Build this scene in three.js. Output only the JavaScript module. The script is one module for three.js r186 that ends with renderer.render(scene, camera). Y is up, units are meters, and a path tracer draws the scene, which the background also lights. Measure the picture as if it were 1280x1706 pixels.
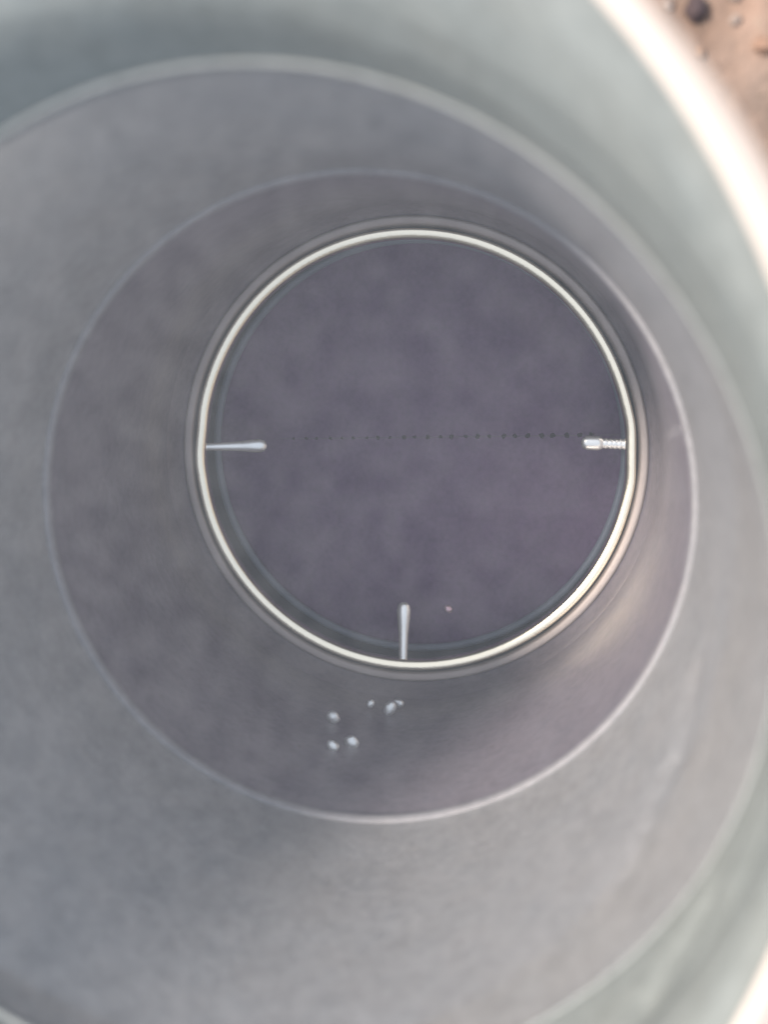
import * as THREE from 'three';
import { mergeGeometries, mergeVertices } from 'three/addons/utils/BufferGeometryUtils.js';
import { ImprovedNoise } from 'three/addons/math/ImprovedNoise.js';

// A telescopic sight stands on its front end on sandy ground; the camera looks down its open eyepiece.
// The bore is the world's y axis; all lengths below are in millimetres until they are scaled by MM.
const MM = 0.001;
const scene = new THREE.Scene();

// ---------- camera
const camera = new THREE.PerspectiveCamera(50, 769 / 1024, 0.002, 400);
camera.position.set(10.056 * MM, 287 * MM, -10.824 * MM);
camera.up.set(0, 0, -1);
camera.lookAt(camera.position.x - 0.13655596, camera.position.y - 0.97543786, camera.position.z + 0.1728394);
camera.focus = 0.086;
camera.userData.fStop = 33;

// ---------- daylight: one sky, one sun
const sunDirection = new THREE.Vector3(-0.565, 0.785, -0.22).normalize();
// a bright, thinly veiled sky: paler towards the horizon and round the sun
function skyTexture() {
  const W = 256, H = 128, d = new Float32Array(W * H * 4), v = new THREE.Vector3();
  for (let j = 0; j < H; j++) for (let i = 0; i < W; i++) {
    const up = ((j + 0.5) / H - 0.5) * Math.PI, round = ((i + 0.5) / W - 0.5) * 2 * Math.PI;
    v.set(Math.cos(round) * Math.cos(up), Math.sin(up), Math.sin(round) * Math.cos(up));
    const h = Math.max(0, v.y), glow = 0.55 * Math.exp((v.dot(sunDirection) - 1) * 6), o = (j * W + i) * 4;
    const zen = [0.585, 0.71, 0.88], hor = [0.84, 0.88, 0.92], t = Math.pow(h, 0.5);
    for (let k = 0; k < 3; k++) d[o + k] = v.y < 0 ? [0.30, 0.26, 0.23][k] : hor[k] + (zen[k] - hor[k]) * t + glow * [1, 0.95, 0.86][k];
    d[o + 3] = 1;
  }
  const t = new THREE.DataTexture(d, W, H, THREE.RGBAFormat, THREE.FloatType);
  t.mapping = THREE.EquirectangularReflectionMapping;
  t.magFilter = t.minFilter = THREE.LinearFilter;
  t.needsUpdate = true;
  return t;
}
scene.background = skyTexture();
scene.environment = scene.background;
const sun = new THREE.DirectionalLight(new THREE.Color(1, 0.91, 0.79), 4.4);
sun.name = 'sun';
sun.position.copy(sunDirection).multiplyScalar(3);
sun.shadow.radius = 23;
sun.castShadow = true;
sun.shadow.mapSize.set(2048, 2048);
Object.assign(sun.shadow.camera, { left: -0.4, right: 0.4, top: 0.4, bottom: -0.4, near: 0.5, far: 6 });
scene.add(sun);

const renderer = new THREE.WebGLRenderer({ antialias: true });
renderer.toneMapping = THREE.LinearToneMapping;
renderer.toneMappingExposure = 1.46;
renderer.shadowMap.enabled = true;

// ---------- helpers
let seed = 20240611;
const rnd = () => { seed = (seed * 1664525 + 1013904223) >>> 0; return seed / 4294967296; };
const noise = new ImprovedNoise();
const taken = {};
const numbered = (n) => { const k = taken[n] = (taken[n] ?? -1) + 1; return k ? `${n}_${String(k).padStart(3, '0')}` : n; };
const lerp = (a, b, t) => a + (b - a) * t;

// several octaves of tiling noise, 0..1, mean 0.5; cells = lattice cells across the tile for the coarsest octave
function tileNoise(size, cells, octaves, gain, z0) {
  const out = new Float32Array(size * size), wrap = new Float32Array(size * size);
  let total = 0, amp = 1;
  for (let o = 0; o < octaves; o++, cells *= 2, amp *= gain) {
    total += amp;
    const lat = new Float32Array(cells * cells).map(() => rnd());
    for (let y = 0; y < size; y++) for (let x = 0; x < size; x++) {
      const fx = x / size * cells, fy = y / size * cells, ix = Math.floor(fx), iy = Math.floor(fy);
      let tx = fx - ix, ty = fy - iy; tx = tx * tx * (3 - 2 * tx); ty = ty * ty * (3 - 2 * ty);
      const at = (a, b) => lat[((b % cells) + cells) % cells * cells + ((a % cells) + cells) % cells];
      out[y * size + x] += amp * lerp(lerp(at(ix, iy), at(ix + 1, iy), tx), lerp(at(ix, iy + 1), at(ix + 1, iy + 1), tx), ty);
    }
  }
  return out.map((v) => v / total);
}
function dataTexture(size, fn, srgb) {
  const d = new Uint8Array(size * size * 4);
  for (let i = 0; i < size * size; i++) {
    const c = fn(i);
    for (let k = 0; k < 3; k++) d[i * 4 + k] = Math.max(0, Math.min(255, Math.round(255 * c[k])));
    d[i * 4 + 3] = 255;
  }
  const t = new THREE.DataTexture(d, size, size, THREE.RGBAFormat);
  if (srgb) t.colorSpace = THREE.SRGBColorSpace;
  t.wrapS = t.wrapT = THREE.RepeatWrapping; t.magFilter = THREE.LinearFilter; t.minFilter = THREE.LinearMipmapLinearFilter; t.generateMipmaps = true; t.needsUpdate = true;
  return t;
}

// the bore's centre line: straight, a little off axis in the eyepiece, then swung out where the eyecup flares
const path = [[0, 0, 0], [226, 0, 0], [248.5, -0.95, 0.35], [252, -2.2, 0.1], [256.4, -8.3, -0.8], [400, -8.3, -0.8]];
function centre(y) {
  let i = 0;
  while (i < path.length - 2 && y > path[i + 1][0]) i++;
  const [y0, x0, z0] = path[i], [y1, x1, z1] = path[i + 1], t = (y - y0) / (y1 - y0);
  return [lerp(x0, x1, t), lerp(z0, z1, t)];
}
// sweep a profile [[y, r], ...] round the bore; uv in metres
function turned(profile, { n = 192, closed = false, at = centre, wobble = null } = {}) {
  const rows = closed ? [...profile, profile[0]] : profile, pos = [], uv = [], idx = [];
  let v = 0;
  rows.forEach(([y, r], j) => {
    if (j) v += Math.hypot(y - rows[j - 1][0], r - rows[j - 1][1]);
    const [cx, cz] = at(y);
    for (let i = 0; i <= n; i++) {
      const a = (i % n) / n * Math.PI * 2, rr = r + (wobble ? wobble(a, y, r) : 0);
      pos.push((cx + rr * Math.cos(a)) * MM, y * MM, (cz + rr * Math.sin(a)) * MM);
      uv.push(i / n * 2 * Math.PI * 19 * MM, v * MM);
    }
  });
  for (let j = 0; j < rows.length - 1; j++) for (let i = 0; i < n; i++) {
    const a = j * (n + 1) + i, b = a + n + 1;
    idx.push(a, a + 1, b, b, a + 1, b + 1);
  }
  const g = new THREE.BufferGeometry();
  g.setAttribute('position', new THREE.Float32BufferAttribute(pos, 3));
  g.setAttribute('uv', new THREE.Float32BufferAttribute(uv, 2));
  g.setIndex(idx);
  g.computeVertexNormals();
  const N = g.attributes.normal, w = new THREE.Vector3(), q = new THREE.Vector3();
  const join = (a, b) => { w.fromBufferAttribute(N, a).add(q.fromBufferAttribute(N, b)).normalize(); N.setXYZ(a, w.x, w.y, w.z); N.setXYZ(b, w.x, w.y, w.z); };
  for (let j = 0; j < rows.length; j++) join(j * (n + 1), j * (n + 1) + n);
  if (closed) for (let i = 0; i <= n; i++) join(i, (rows.length - 1) * (n + 1) + i);
  return g;
}
// a smooth curve through profile points, sampled finely
function smooth(points, steps) {
  const c = new THREE.CatmullRomCurve3(points.map(([y, r]) => new THREE.Vector3(y, r, 0)), false, 'centripetal');
  return c.getPoints(steps).map((p) => [p.x, p.y]);
}
// a bead: closed round or oval profile about (y, r)
function bead(y, r, hy, hr, n = 20, lean = 0, wobble = null) {
  return turned(Array.from({ length: n }, (_, k) => {
    const a = -k / n * Math.PI * 2, dy = Math.sin(a) * hy, dr = Math.cos(a) * hr;
    return [y + dy * Math.cos(lean) + dr * Math.sin(lean), r + dr * Math.cos(lean) - dy * Math.sin(lean)];
  }), { closed: true, n: 256, wobble });
}
// a ring of near-rectangular section with rounded shoulders
function flatRing(y0, y1, r0, r1, round, crown) {
  const p = [[y0, r1]], q = (cy, cr, a0) => { for (let k = 0; k <= 5; k++) { const a = a0 + k / 5 * Math.PI / 2; p.push([cy + Math.sin(a) * round, cr + Math.cos(a) * round]); } };
  q(y1 - round, r1 - round, 0);
  for (let k = 1; k < 8; k++) p.push([y1, lerp(r1 - round, r0 + round, k / 8)]);
  q(y1 - round, r0 + round, Math.PI / 2); p.push([y0, r0]);
  const mid = (r0 + r1) / 2;
  return p.map(([y, r]) => [y + (y > y0 ? 0.27 * (r - r0) - crown * ((r - mid) / (r1 - r0)) ** 2 : 0), r]);
}
function mesh(name, geometry, material, parent) {
  const m = new THREE.Mesh(geometry, material);
  m.name = name; m.castShadow = m.receiveShadow = true;
  parent.add(m);
  return m;
}
// a lathe-turned pin from point a to point b with radii [t, r]
function pin(a, b, radii, flat = 0.4, segments = 72) {
  const A = new THREE.Vector3(...a).multiplyScalar(MM), B = new THREE.Vector3(...b).multiplyScalar(MM), L = A.distanceTo(B);
  const g = new THREE.LatheGeometry(radii.map(([t, r]) => new THREE.Vector2(Math.max(r, 1e-4) * MM, t * L)), segments);
  const along = B.clone().sub(A).normalize(), hx = along.x / Math.hypot(along.x, along.z), hz = along.z / Math.hypot(along.x, along.z), q = g.attributes.position;
  for (let i = 0; i < q.count; i++) {                               // pressed oval
    const c = q.getX(i) * hx + q.getZ(i) * hz, k = c * flat - c;
    q.setX(i, q.getX(i) + k * hx); q.setZ(i, q.getZ(i) + k * hz);
  }
  g.applyQuaternion(new THREE.Quaternion().setFromUnitVectors(new THREE.Vector3(0, 1, 0), along));
  g.translate(A.x, A.y, A.z);
  g.computeVertexNormals();
  return g;
}
function wire(points, radius, taper = 1, segments = 40) {
  const c = new THREE.CatmullRomCurve3(points.map((p) => new THREE.Vector3(...p).multiplyScalar(MM)));
  const g = new THREE.TubeGeometry(c, segments, radius * MM, 10);
  const p = g.attributes.position, v = new THREE.Vector3(), o = new THREE.Vector3();
  for (let j = 0; j <= segments; j++) {                            // rounded, thinning ends
    const t = j / segments, k = Math.sqrt(Math.max(0.0004, 1 - Math.pow(Math.abs(2 * t - 1), 6))) * lerp(1, taper, t);
    c.getPointAt(t, o);
    for (let i = 0; i <= 10; i++) { v.fromBufferAttribute(p, j * 11 + i).sub(o).multiplyScalar(k).add(o); p.setXYZ(j * 11 + i, v.x, v.y, v.z); }
  }
  g.computeVertexNormals();
  return g;
}

// ---------- materials
const coarse = tileNoise(512, 6, 5, 0.62), fine = tileNoise(512, 48, 3, 0.7), streak = tileNoise(512, 12, 4, 0.6);
const paintMap = dataTexture(512, (i) => {                          // matt anodised grey with a mottled, slightly blotched tone
  const m = (coarse[i] - 0.5) * 0.16 + (fine[i] - 0.5) * 0.34, hue = (streak[i] - 0.5) * 0.10;
  return [0.92 + m + hue * 0.35, 0.93 + m, 0.93 + m - hue * 0.3];
}, false);
paintMap.repeat.set(1 / 0.024, 1 / 0.024);
const paintBump = dataTexture(512, (i) => { const v = coarse[i] * 0.5 + fine[i] * 0.5; return [v, v, v]; }, false);
paintBump.repeat.copy(paintMap.repeat);
function bore(r, g, b, rough = 0.62, bump = 0.00006) {
  return new THREE.MeshPhysicalMaterial({ color: new THREE.Color().setRGB(r, g, b), roughness: rough, map: paintMap, bumpMap: paintBump, bumpScale: bump, side: THREE.DoubleSide });
}
const M = {
  eyecup: bore(0.205, 0.215, 0.21, 0.6),
  eyepiece: bore(0.40, 0.395, 0.39, 0.55),
  tube: bore(0.315, 0.282, 0.315, 0.55),
  lip: bore(0.235, 0.24, 0.24, 0.55, 0.00002),
  ridge: bore(0.37, 0.36, 0.37, 0.5, 0.00002),
  shell: bore(0.05, 0.05, 0.052, 0.45),
  rim: new THREE.MeshPhysicalMaterial({ color: new THREE.Color().setRGB(0.67, 0.56, 0.49), roughness: 0.4, metalness: 0.15 }),
  brass: new THREE.MeshStandardMaterial({ color: new THREE.Color().setRGB(1, 0.885, 0.66), roughness: 0.2, metalness: 1, bumpMap: paintBump, bumpScale: 0.000012 }),
  retainer: new THREE.MeshStandardMaterial({ color: new THREE.Color().setRGB(0.50, 0.44, 0.40), roughness: 0.55, metalness: 0.7, bumpMap: paintBump, bumpScale: 0.00003 }),
  seat: new THREE.MeshPhysicalMaterial({ color: new THREE.Color().setRGB(0.24, 0.28, 0.34), roughness: 0.5 }),
  cell: new THREE.MeshPhysicalMaterial({ color: new THREE.Color().setRGB(0.03, 0.03, 0.04), roughness: 0.6, side: THREE.DoubleSide }),
  gap: new THREE.MeshStandardMaterial({ color: new THREE.Color().setRGB(0.02, 0.015, 0.02), roughness: 0.9, side: THREE.DoubleSide }),
  steel: new THREE.MeshStandardMaterial({ color: new THREE.Color().setRGB(1, 0.98, 0.90), roughness: 0.24, metalness: 0.75 }),
  wire: new THREE.MeshStandardMaterial({ color: new THREE.Color().setRGB(0.20, 0.17, 0.20), roughness: 0.7 }),
  dark: new THREE.MeshStandardMaterial({ color: new THREE.Color().setRGB(0.03, 0.025, 0.03), roughness: 0.8 }),
  dust: new THREE.MeshStandardMaterial({ color: new THREE.Color().setRGB(0.92, 0.94, 0.90), roughness: 0.42, metalness: 0.8 }),
  pinkDust: new THREE.MeshStandardMaterial({ color: new THREE.Color().setRGB(0.90, 0.62, 0.68), roughness: 0.4, metalness: 0.7 }),
};
const lensMap = dataTexture(512, (i) => {
  const m = (coarse[i] - 0.5) * 0.05 + (fine[i] - 0.5) * 0.45, warm = (streak[i] - 0.5) * 0.07;
  return [0.90 + m + warm * 0.5, 0.90 + m, 0.90 + m - warm * 0.5];
}, false);
lensMap.repeat.set(1 / 0.018, 1 / 0.018);
const dustMap = dataTexture(512, (i) => { const v = 0.978 + (coarse[i] - 0.5) * 0.008 + (fine[i] - 0.5) * 0.035; return [v, v, v]; }, false);
dustMap.repeat.set(1 / 0.030, 1 / 0.030);
M.glass = new THREE.MeshPhysicalMaterial({ color: new THREE.Color().setRGB(0.85, 0.84, 0.86), roughness: 0.1, transmission: 1, transmissionMap: dustMap, thickness: 0, ior: 1.5, side: THREE.DoubleSide });
Object.assign(M.tube, { clearcoat: 0.6, clearcoatRoughness: 0.25 });
M.lens = new THREE.MeshPhysicalMaterial({ color: new THREE.Color().setRGB(0.215, 0.125, 0.25), roughness: 0.5, map: lensMap });

// ---------- ground
{
  const a = tileNoise(512, 8, 6, 0.65), b = tileNoise(512, 5, 5, 0.6);
  const map = dataTexture(512, (i) => {
    const v = 0.66 + (a[i] - 0.5) * 1.1, w = (b[i] - 0.5) * 0.6;
    return [v + w * 0.3, v * 0.86 - w * 0.02, v * 0.78 - w * 0.2];
  }, false);
  map.repeat.set(1 / 0.16, 1 / 0.16);
  const bump = dataTexture(512, (i) => [a[i], a[i], a[i]], false);
  bump.repeat.copy(map.repeat);
  const g = new THREE.PlaneGeometry(240, 240, 1, 1).rotateX(-Math.PI / 2);
  const uv = g.attributes.uv;
  for (let i = 0; i < uv.count; i++) uv.setXY(i, uv.getX(i) * 240, uv.getY(i) * 240);
  const ground = mesh('ground', g, new THREE.MeshStandardMaterial({ color: new THREE.Color().setRGB(0.29, 0.225, 0.19), map, bumpMap: bump, bumpScale: 0.004, roughness: 0.95 }), scene);
  ground.userData = { kind: 'structure' };
}
function pebble(r, squash, rough, s) {
  const g = mergeVertices(new THREE.IcosahedronGeometry(1, 3).deleteAttribute('uv').deleteAttribute('normal'), 1e-4), p = g.attributes.position;
  for (let i = 0; i < p.count; i++) {
    const x = p.getX(i), y = p.getY(i), z = p.getZ(i), k = 1 + rough * (noise.noise(x * 1.1 + s, y * 1.1, z * 1.1) + 0.4 * noise.noise(x * 2.7, y * 2.7 + s, z * 2.7));
    p.setXYZ(i, x * k * r, y * k * r * squash, z * k * r * 0.82);
  }
  g.computeVertexNormals();
  return g;
}
{
  const stuffMaterial = new THREE.MeshStandardMaterial({ color: 0xffffff, roughness: 0.9 });
  const count = 4200, im = new THREE.InstancedMesh(pebble(1, 0.6, 0.5, 3.3), stuffMaterial, count);
  const m = new THREE.Matrix4(), q = new THREE.Quaternion(), c = new THREE.Color();
  for (let i = 0; i < count; i++) {
    const d = 0.045 + 0.75 * Math.pow(rnd(), 0.9), a = rnd() * Math.PI * 2, r = 0.0005 + 0.0012 * Math.pow(rnd(), 3);
    q.setFromEuler(new THREE.Euler((rnd() - 0.5) * 0.5, rnd() * 6.28, (rnd() - 0.5) * 0.5));
    m.compose(new THREE.Vector3(Math.cos(a) * d, r * 0.25, Math.sin(a) * d), q, new THREE.Vector3(r, r, r));
    im.setMatrixAt(i, m);
    const v = 0.15 + 0.09 * rnd(), w = rnd();
    im.setColorAt(i, c.setRGB(v * (1.06 + 0.14 * w), v * (0.84 + 0.02 * w), v * (0.74 - 0.08 * w)));
  }
  im.name = 'gravel'; im.castShadow = im.receiveShadow = true;
  im.userData = { kind: 'stuff', label: 'fine pinkish brown gravel strewn over the sandy ground', category: 'gravel' };
  scene.add(im);
}
function stone(x, z, r, squash, color, s, label, group) {
  const o = mesh(numbered('stone'), pebble(r * MM, squash, 0.45, s), new THREE.MeshStandardMaterial({ color: new THREE.Color().setRGB(...color), roughness: 0.9 }), scene);
  o.position.set(x * MM, r * squash * 0.55 * MM, z * MM);
  o.rotation.y = s;
  o.userData = { label, category: 'stone', group };
}
stone(45.3, -83.5, 3.0, 0.8, [0.06, 0.04, 0.042], 1.7, 'dark purplish brown stone on the ground near the top edge, beyond the white rim', 'loose stones on the ground');
stone(46.4, -73.6, 1.5, 0.8, [0.22, 0.13, 0.085], 4.1, 'small orange brown stone on the ground close against the white rim', 'loose stones on the ground');
stone(61.3, -75.0, 2.2, 0.8, [0.25, 0.15, 0.105], 6.2, 'rusty orange stone on the ground at the right edge of the picture', 'loose stones on the ground');

// ---------- the telescopic sight
const scope = new THREE.Group();
scope.name = 'rifle_scope';
scope.userData = { label: 'grey telescopic sight seen down its open eyepiece, with bright inner ring and three reticle posts', category: 'rifle scope' };
scene.add(scope);

// outside
mesh('body_tube', turned(smooth([[0, 27], [0.8, 28], [34, 28], [44, 26.5], [72, 17.5], [84, 16.6], [150, 16.6], [166, 18.5], [190, 22.3], [205, 22.8], [236, 22.8], [244, 22.2], [250.4, 22.6], [255.6, 27.2]], 160)), M.shell, scope);

// eyecup, flaring to one side, and its worn bright rim; the lip below it is a little out of round
const oval = (a, y) => (-0.035 * Math.cos(2 * a) - 0.343 * Math.sin(2 * a) + 0.074 * Math.cos(3 * a) + 0.242 * Math.sin(3 * a)) * Math.max(0, 1 - Math.abs(y - 248.5) / (y > 248.5 ? 5 : 16));
const lipR = 19.45;
// shallow knocks in the soft metal, each a groove from [angle, height] to [angle, height] with a width and a depth
const knocks = [[0.50, 238.4, 0.67, 242.8, 0.8, 0.17], [0.30, 234.8, 0.45, 238.8, 1.0, 0.24], [0.47, 250.2, 0.66, 251.4, 0.6, 0.3], [1.35, 238, 1.62, 246, 1.2, 0.10], [2.4, 232, 2.5, 241, 0.8, 0.06]];
const knocked = (a, y) => {
  let d = 0;
  for (const [a0, y0, a1, y1, w, deep] of knocks) {
    const x = (a - a0) * 19, q = y - y0, X = (a1 - a0) * 19, Y = y1 - y0, t = Math.max(0, Math.min(1, (x * X + q * Y) / (X * X + Y * Y)));
    d += deep * Math.exp(-((x - t * X) ** 2 + (q - t * Y) ** 2) / (w * w));
  }
  return oval(a, y) + d;
};
mesh('eyecup', turned(smooth([[248.5, lipR + 0.16], [249.4, 19.85], [252, 20.9], [254.5, 23.9], [256, 26.72]], 48), { n: 320, wobble: knocked }), M.eyecup, scope);
mesh('rim', bead(256.0, 27.0, 0.5, 0.33, 28), M.rim, scope);

// eyepiece bore: a rounded lip, the glass set below it and the wall down to the second ridge
mesh('lip', bead(248.45, lipR + 0.1, 0.18, 0.14, 20, 0, oval), M.lip, scope);
mesh('bore_wall', turned(smooth([[225.9, 18.84], [230, 18.95], [240, 19.25], [248.5, lipR + 0.12]], 100), { n: 320, wobble: knocked }), M.eyepiece, scope);
{
  const g = turned([[248.3, 0.002], [248.3, 6], [248.3, 12], [248.3, 17], [248.3, lipR + 0.06]], { n: 192, wobble: (a, y, r) => r > 18 ? oval(a, y) : 0 });
  const p = g.attributes.position, uv = g.attributes.uv;
  for (let i = 0; i < p.count; i++) uv.setXY(i, p.getX(i), p.getZ(i));
  mesh('eyepiece_lens', g, M.glass, scope);
}
mesh('ridge', bead(225.9, 18.78, 0.42, 0.24), M.ridge, scope);
mesh('bore_wall', turned(smooth([[203, 19.28], [208, 19.1], [216, 18.9], [225.9, 18.84]], 48), { n: 256 }), M.tube, scope);
mesh('shoulder', turned([[200.1, 18.5], [200.3, 18.8], [201.5, 19.02], [203, 19.28]], { n: 256 }), M.tube, scope);

// reticle cell; its bright ring is a little out of true where the side posts are let in
const uneven = (a) => {
  const near = (c, w) => Math.exp(-Math.pow(((a - c + 9.42477796) % 6.28318531 - 3.14159265) / w, 2));
  return 0.025 * Math.sin(3 * a + 1) + 0.018 * Math.sin(5 * a) + 0.06 * near(-0.16, 0.07) + 0.06 * near(0.11, 0.07) - 0.04 * near(-0.02, 0.09) - 0.07 * near(3.26, 0.07) + 0.05 * near(3.10, 0.06);
};
mesh('retaining_ring', turned(flatRing(199.6, 200.3, 17.94, 18.74, 0.2, 0.24), { closed: true, n: 256 }), M.retainer, scope);
mesh('gap_floor', turned([[199.4, 17.4], [199.4, 18.7]], { n: 192 }), M.gap, scope);
mesh('reticle_ring', turned(flatRing(199.5, 200.25, 16.95, 17.77, 0.14, 0.30), { closed: true, n: 384, wobble: uneven }), M.brass, scope);
mesh('cell_wall', turned([[194.2, 17.62], [199.5, 17.62]], { n: 192 }), M.cell, scope);
mesh('lens_seat', bead(195.6, 17.25, 0.3, 0.32), M.seat, scope);
{
  const g = new THREE.CircleGeometry(17.7 * MM, 128).rotateX(-Math.PI / 2);
  const p = g.attributes.position, uv = g.attributes.uv;
  for (let i = 0; i < p.count; i++) uv.setXY(i, p.getX(i), p.getZ(i));
  const lens = mesh('lens', g, M.lens, scope);
  lens.position.y = 194.8 * MM;
}

// reticle: three posts with swollen heads, one hair across with beads on it
mesh('post', pin([-17.15, 199.9, -0.47], [-12.0, 199.0, -0.56], [[0, 0.3], [0.45, 0.38], [0.6, 0.44], [0.68, 0.5], [0.78, 0.56], [0.88, 0.57], [0.95, 0.48], [0.985, 0.28], [1, 0]]), M.steel, scope);
{
  const flutes = [[0, 0.42]];
  for (let k = 0; k < 5; k++) flutes.push([0.06 + k * 0.1, 0.45], [0.10 + k * 0.1, 0.395], [0.13 + k * 0.1, 0.395]);
  const post = mesh('post', pin([17.1, 199.9, -1.21], [13.5, 199.4, -1.25], [...flutes, [0.56, 0.50], [0.62, 0.58], [0.86, 0.58], [0.94, 0.48], [0.985, 0.27], [1, 0]]), M.steel, scope);
  post.userData.label = 'white post with a notched shank on the right side';
}
mesh('post', pin([-0.53, 199.9, 17.1], [-0.58, 199.0, 12.3], [[0, 0.36], [0.45, 0.42], [0.6, 0.5], [0.72, 0.56], [0.86, 0.6], [0.94, 0.5], [0.985, 0.3], [1, 0]]), M.steel, scope);
const hairA = [-11.6, 198.8, -1.1], hairB = [17.25, 198.8, -1.86];
mesh('crosshair_wire', wire([hairA, [2, 198.8, -1.45], hairB], 0.035), M.wire, scope);
const dotGeometry = pebble(0.2 * MM, 0.8, 0.35, 8.1);
for (let k = 0; k < 25; k++) {
  const t = 0.035 + k * 0.0362 + 0.003 * Math.sin(k * 2.3);
  const d = mesh('dot', dotGeometry, M.dark, scope);
  d.position.set(lerp(-10.789, 17.074, t) * MM, 198.8 * MM, lerp(-1.121, -1.869, t) * MM);
  d.rotation.y = t * 40;
  d.scale.setScalar(0.55 + 0.5 * Math.min(1, t * 1.3) + 0.12 * Math.sin(t * 91));
}

// ---------- specks of dust lying in the bore
function speck(x, y, z, r, s, label, m = M.dust) {
  const o = mesh(numbered('dust_speck'), pebble(r * MM, 0.4, 0.18, s), m, scene);
  o.position.set(x * MM, y * MM, z * MM);
  o.rotation.set(-0.24 + 0.05 * Math.sin(s), s * 2, 0);
  o.userData = { label, category: 'dust speck', group: 'dust specks in the bore' };
}
speck(-4.364, 211.1, 18.081, 0.55, 1.3, 'pale speck at the top of the trio below and left of the bottom post');
speck(-2.342, 214.8, 18.452, 0.55, 2.9, 'pale speck at the right of the trio below and left of the bottom post');
speck(-3.435, 216.1, 18.28, 0.45, 4.4, 'pale speck at the bottom left of the trio below and left of the bottom post');
speck(-2.209, 206.8, 18.468, 0.36, 5.2, 'smallest pale speck under the bright ring, left of the touching pair of specks');
speck(-0.638, 207.3, 18.589, 0.59, 6.8, 'larger, left one of two touching pale specks directly below the bottom post');
speck(-0.10, 206.1, 18.599, 0.43, 7.7, 'smaller, right one of two touching pale specks directly below the bottom post');
speck(2.815, 195.0, 13.854, 0.39, 9.1, 'tiny pink speck alone on the dark lens, right of the bottom post', M.pinkDust);

renderer.render(scene, camera);
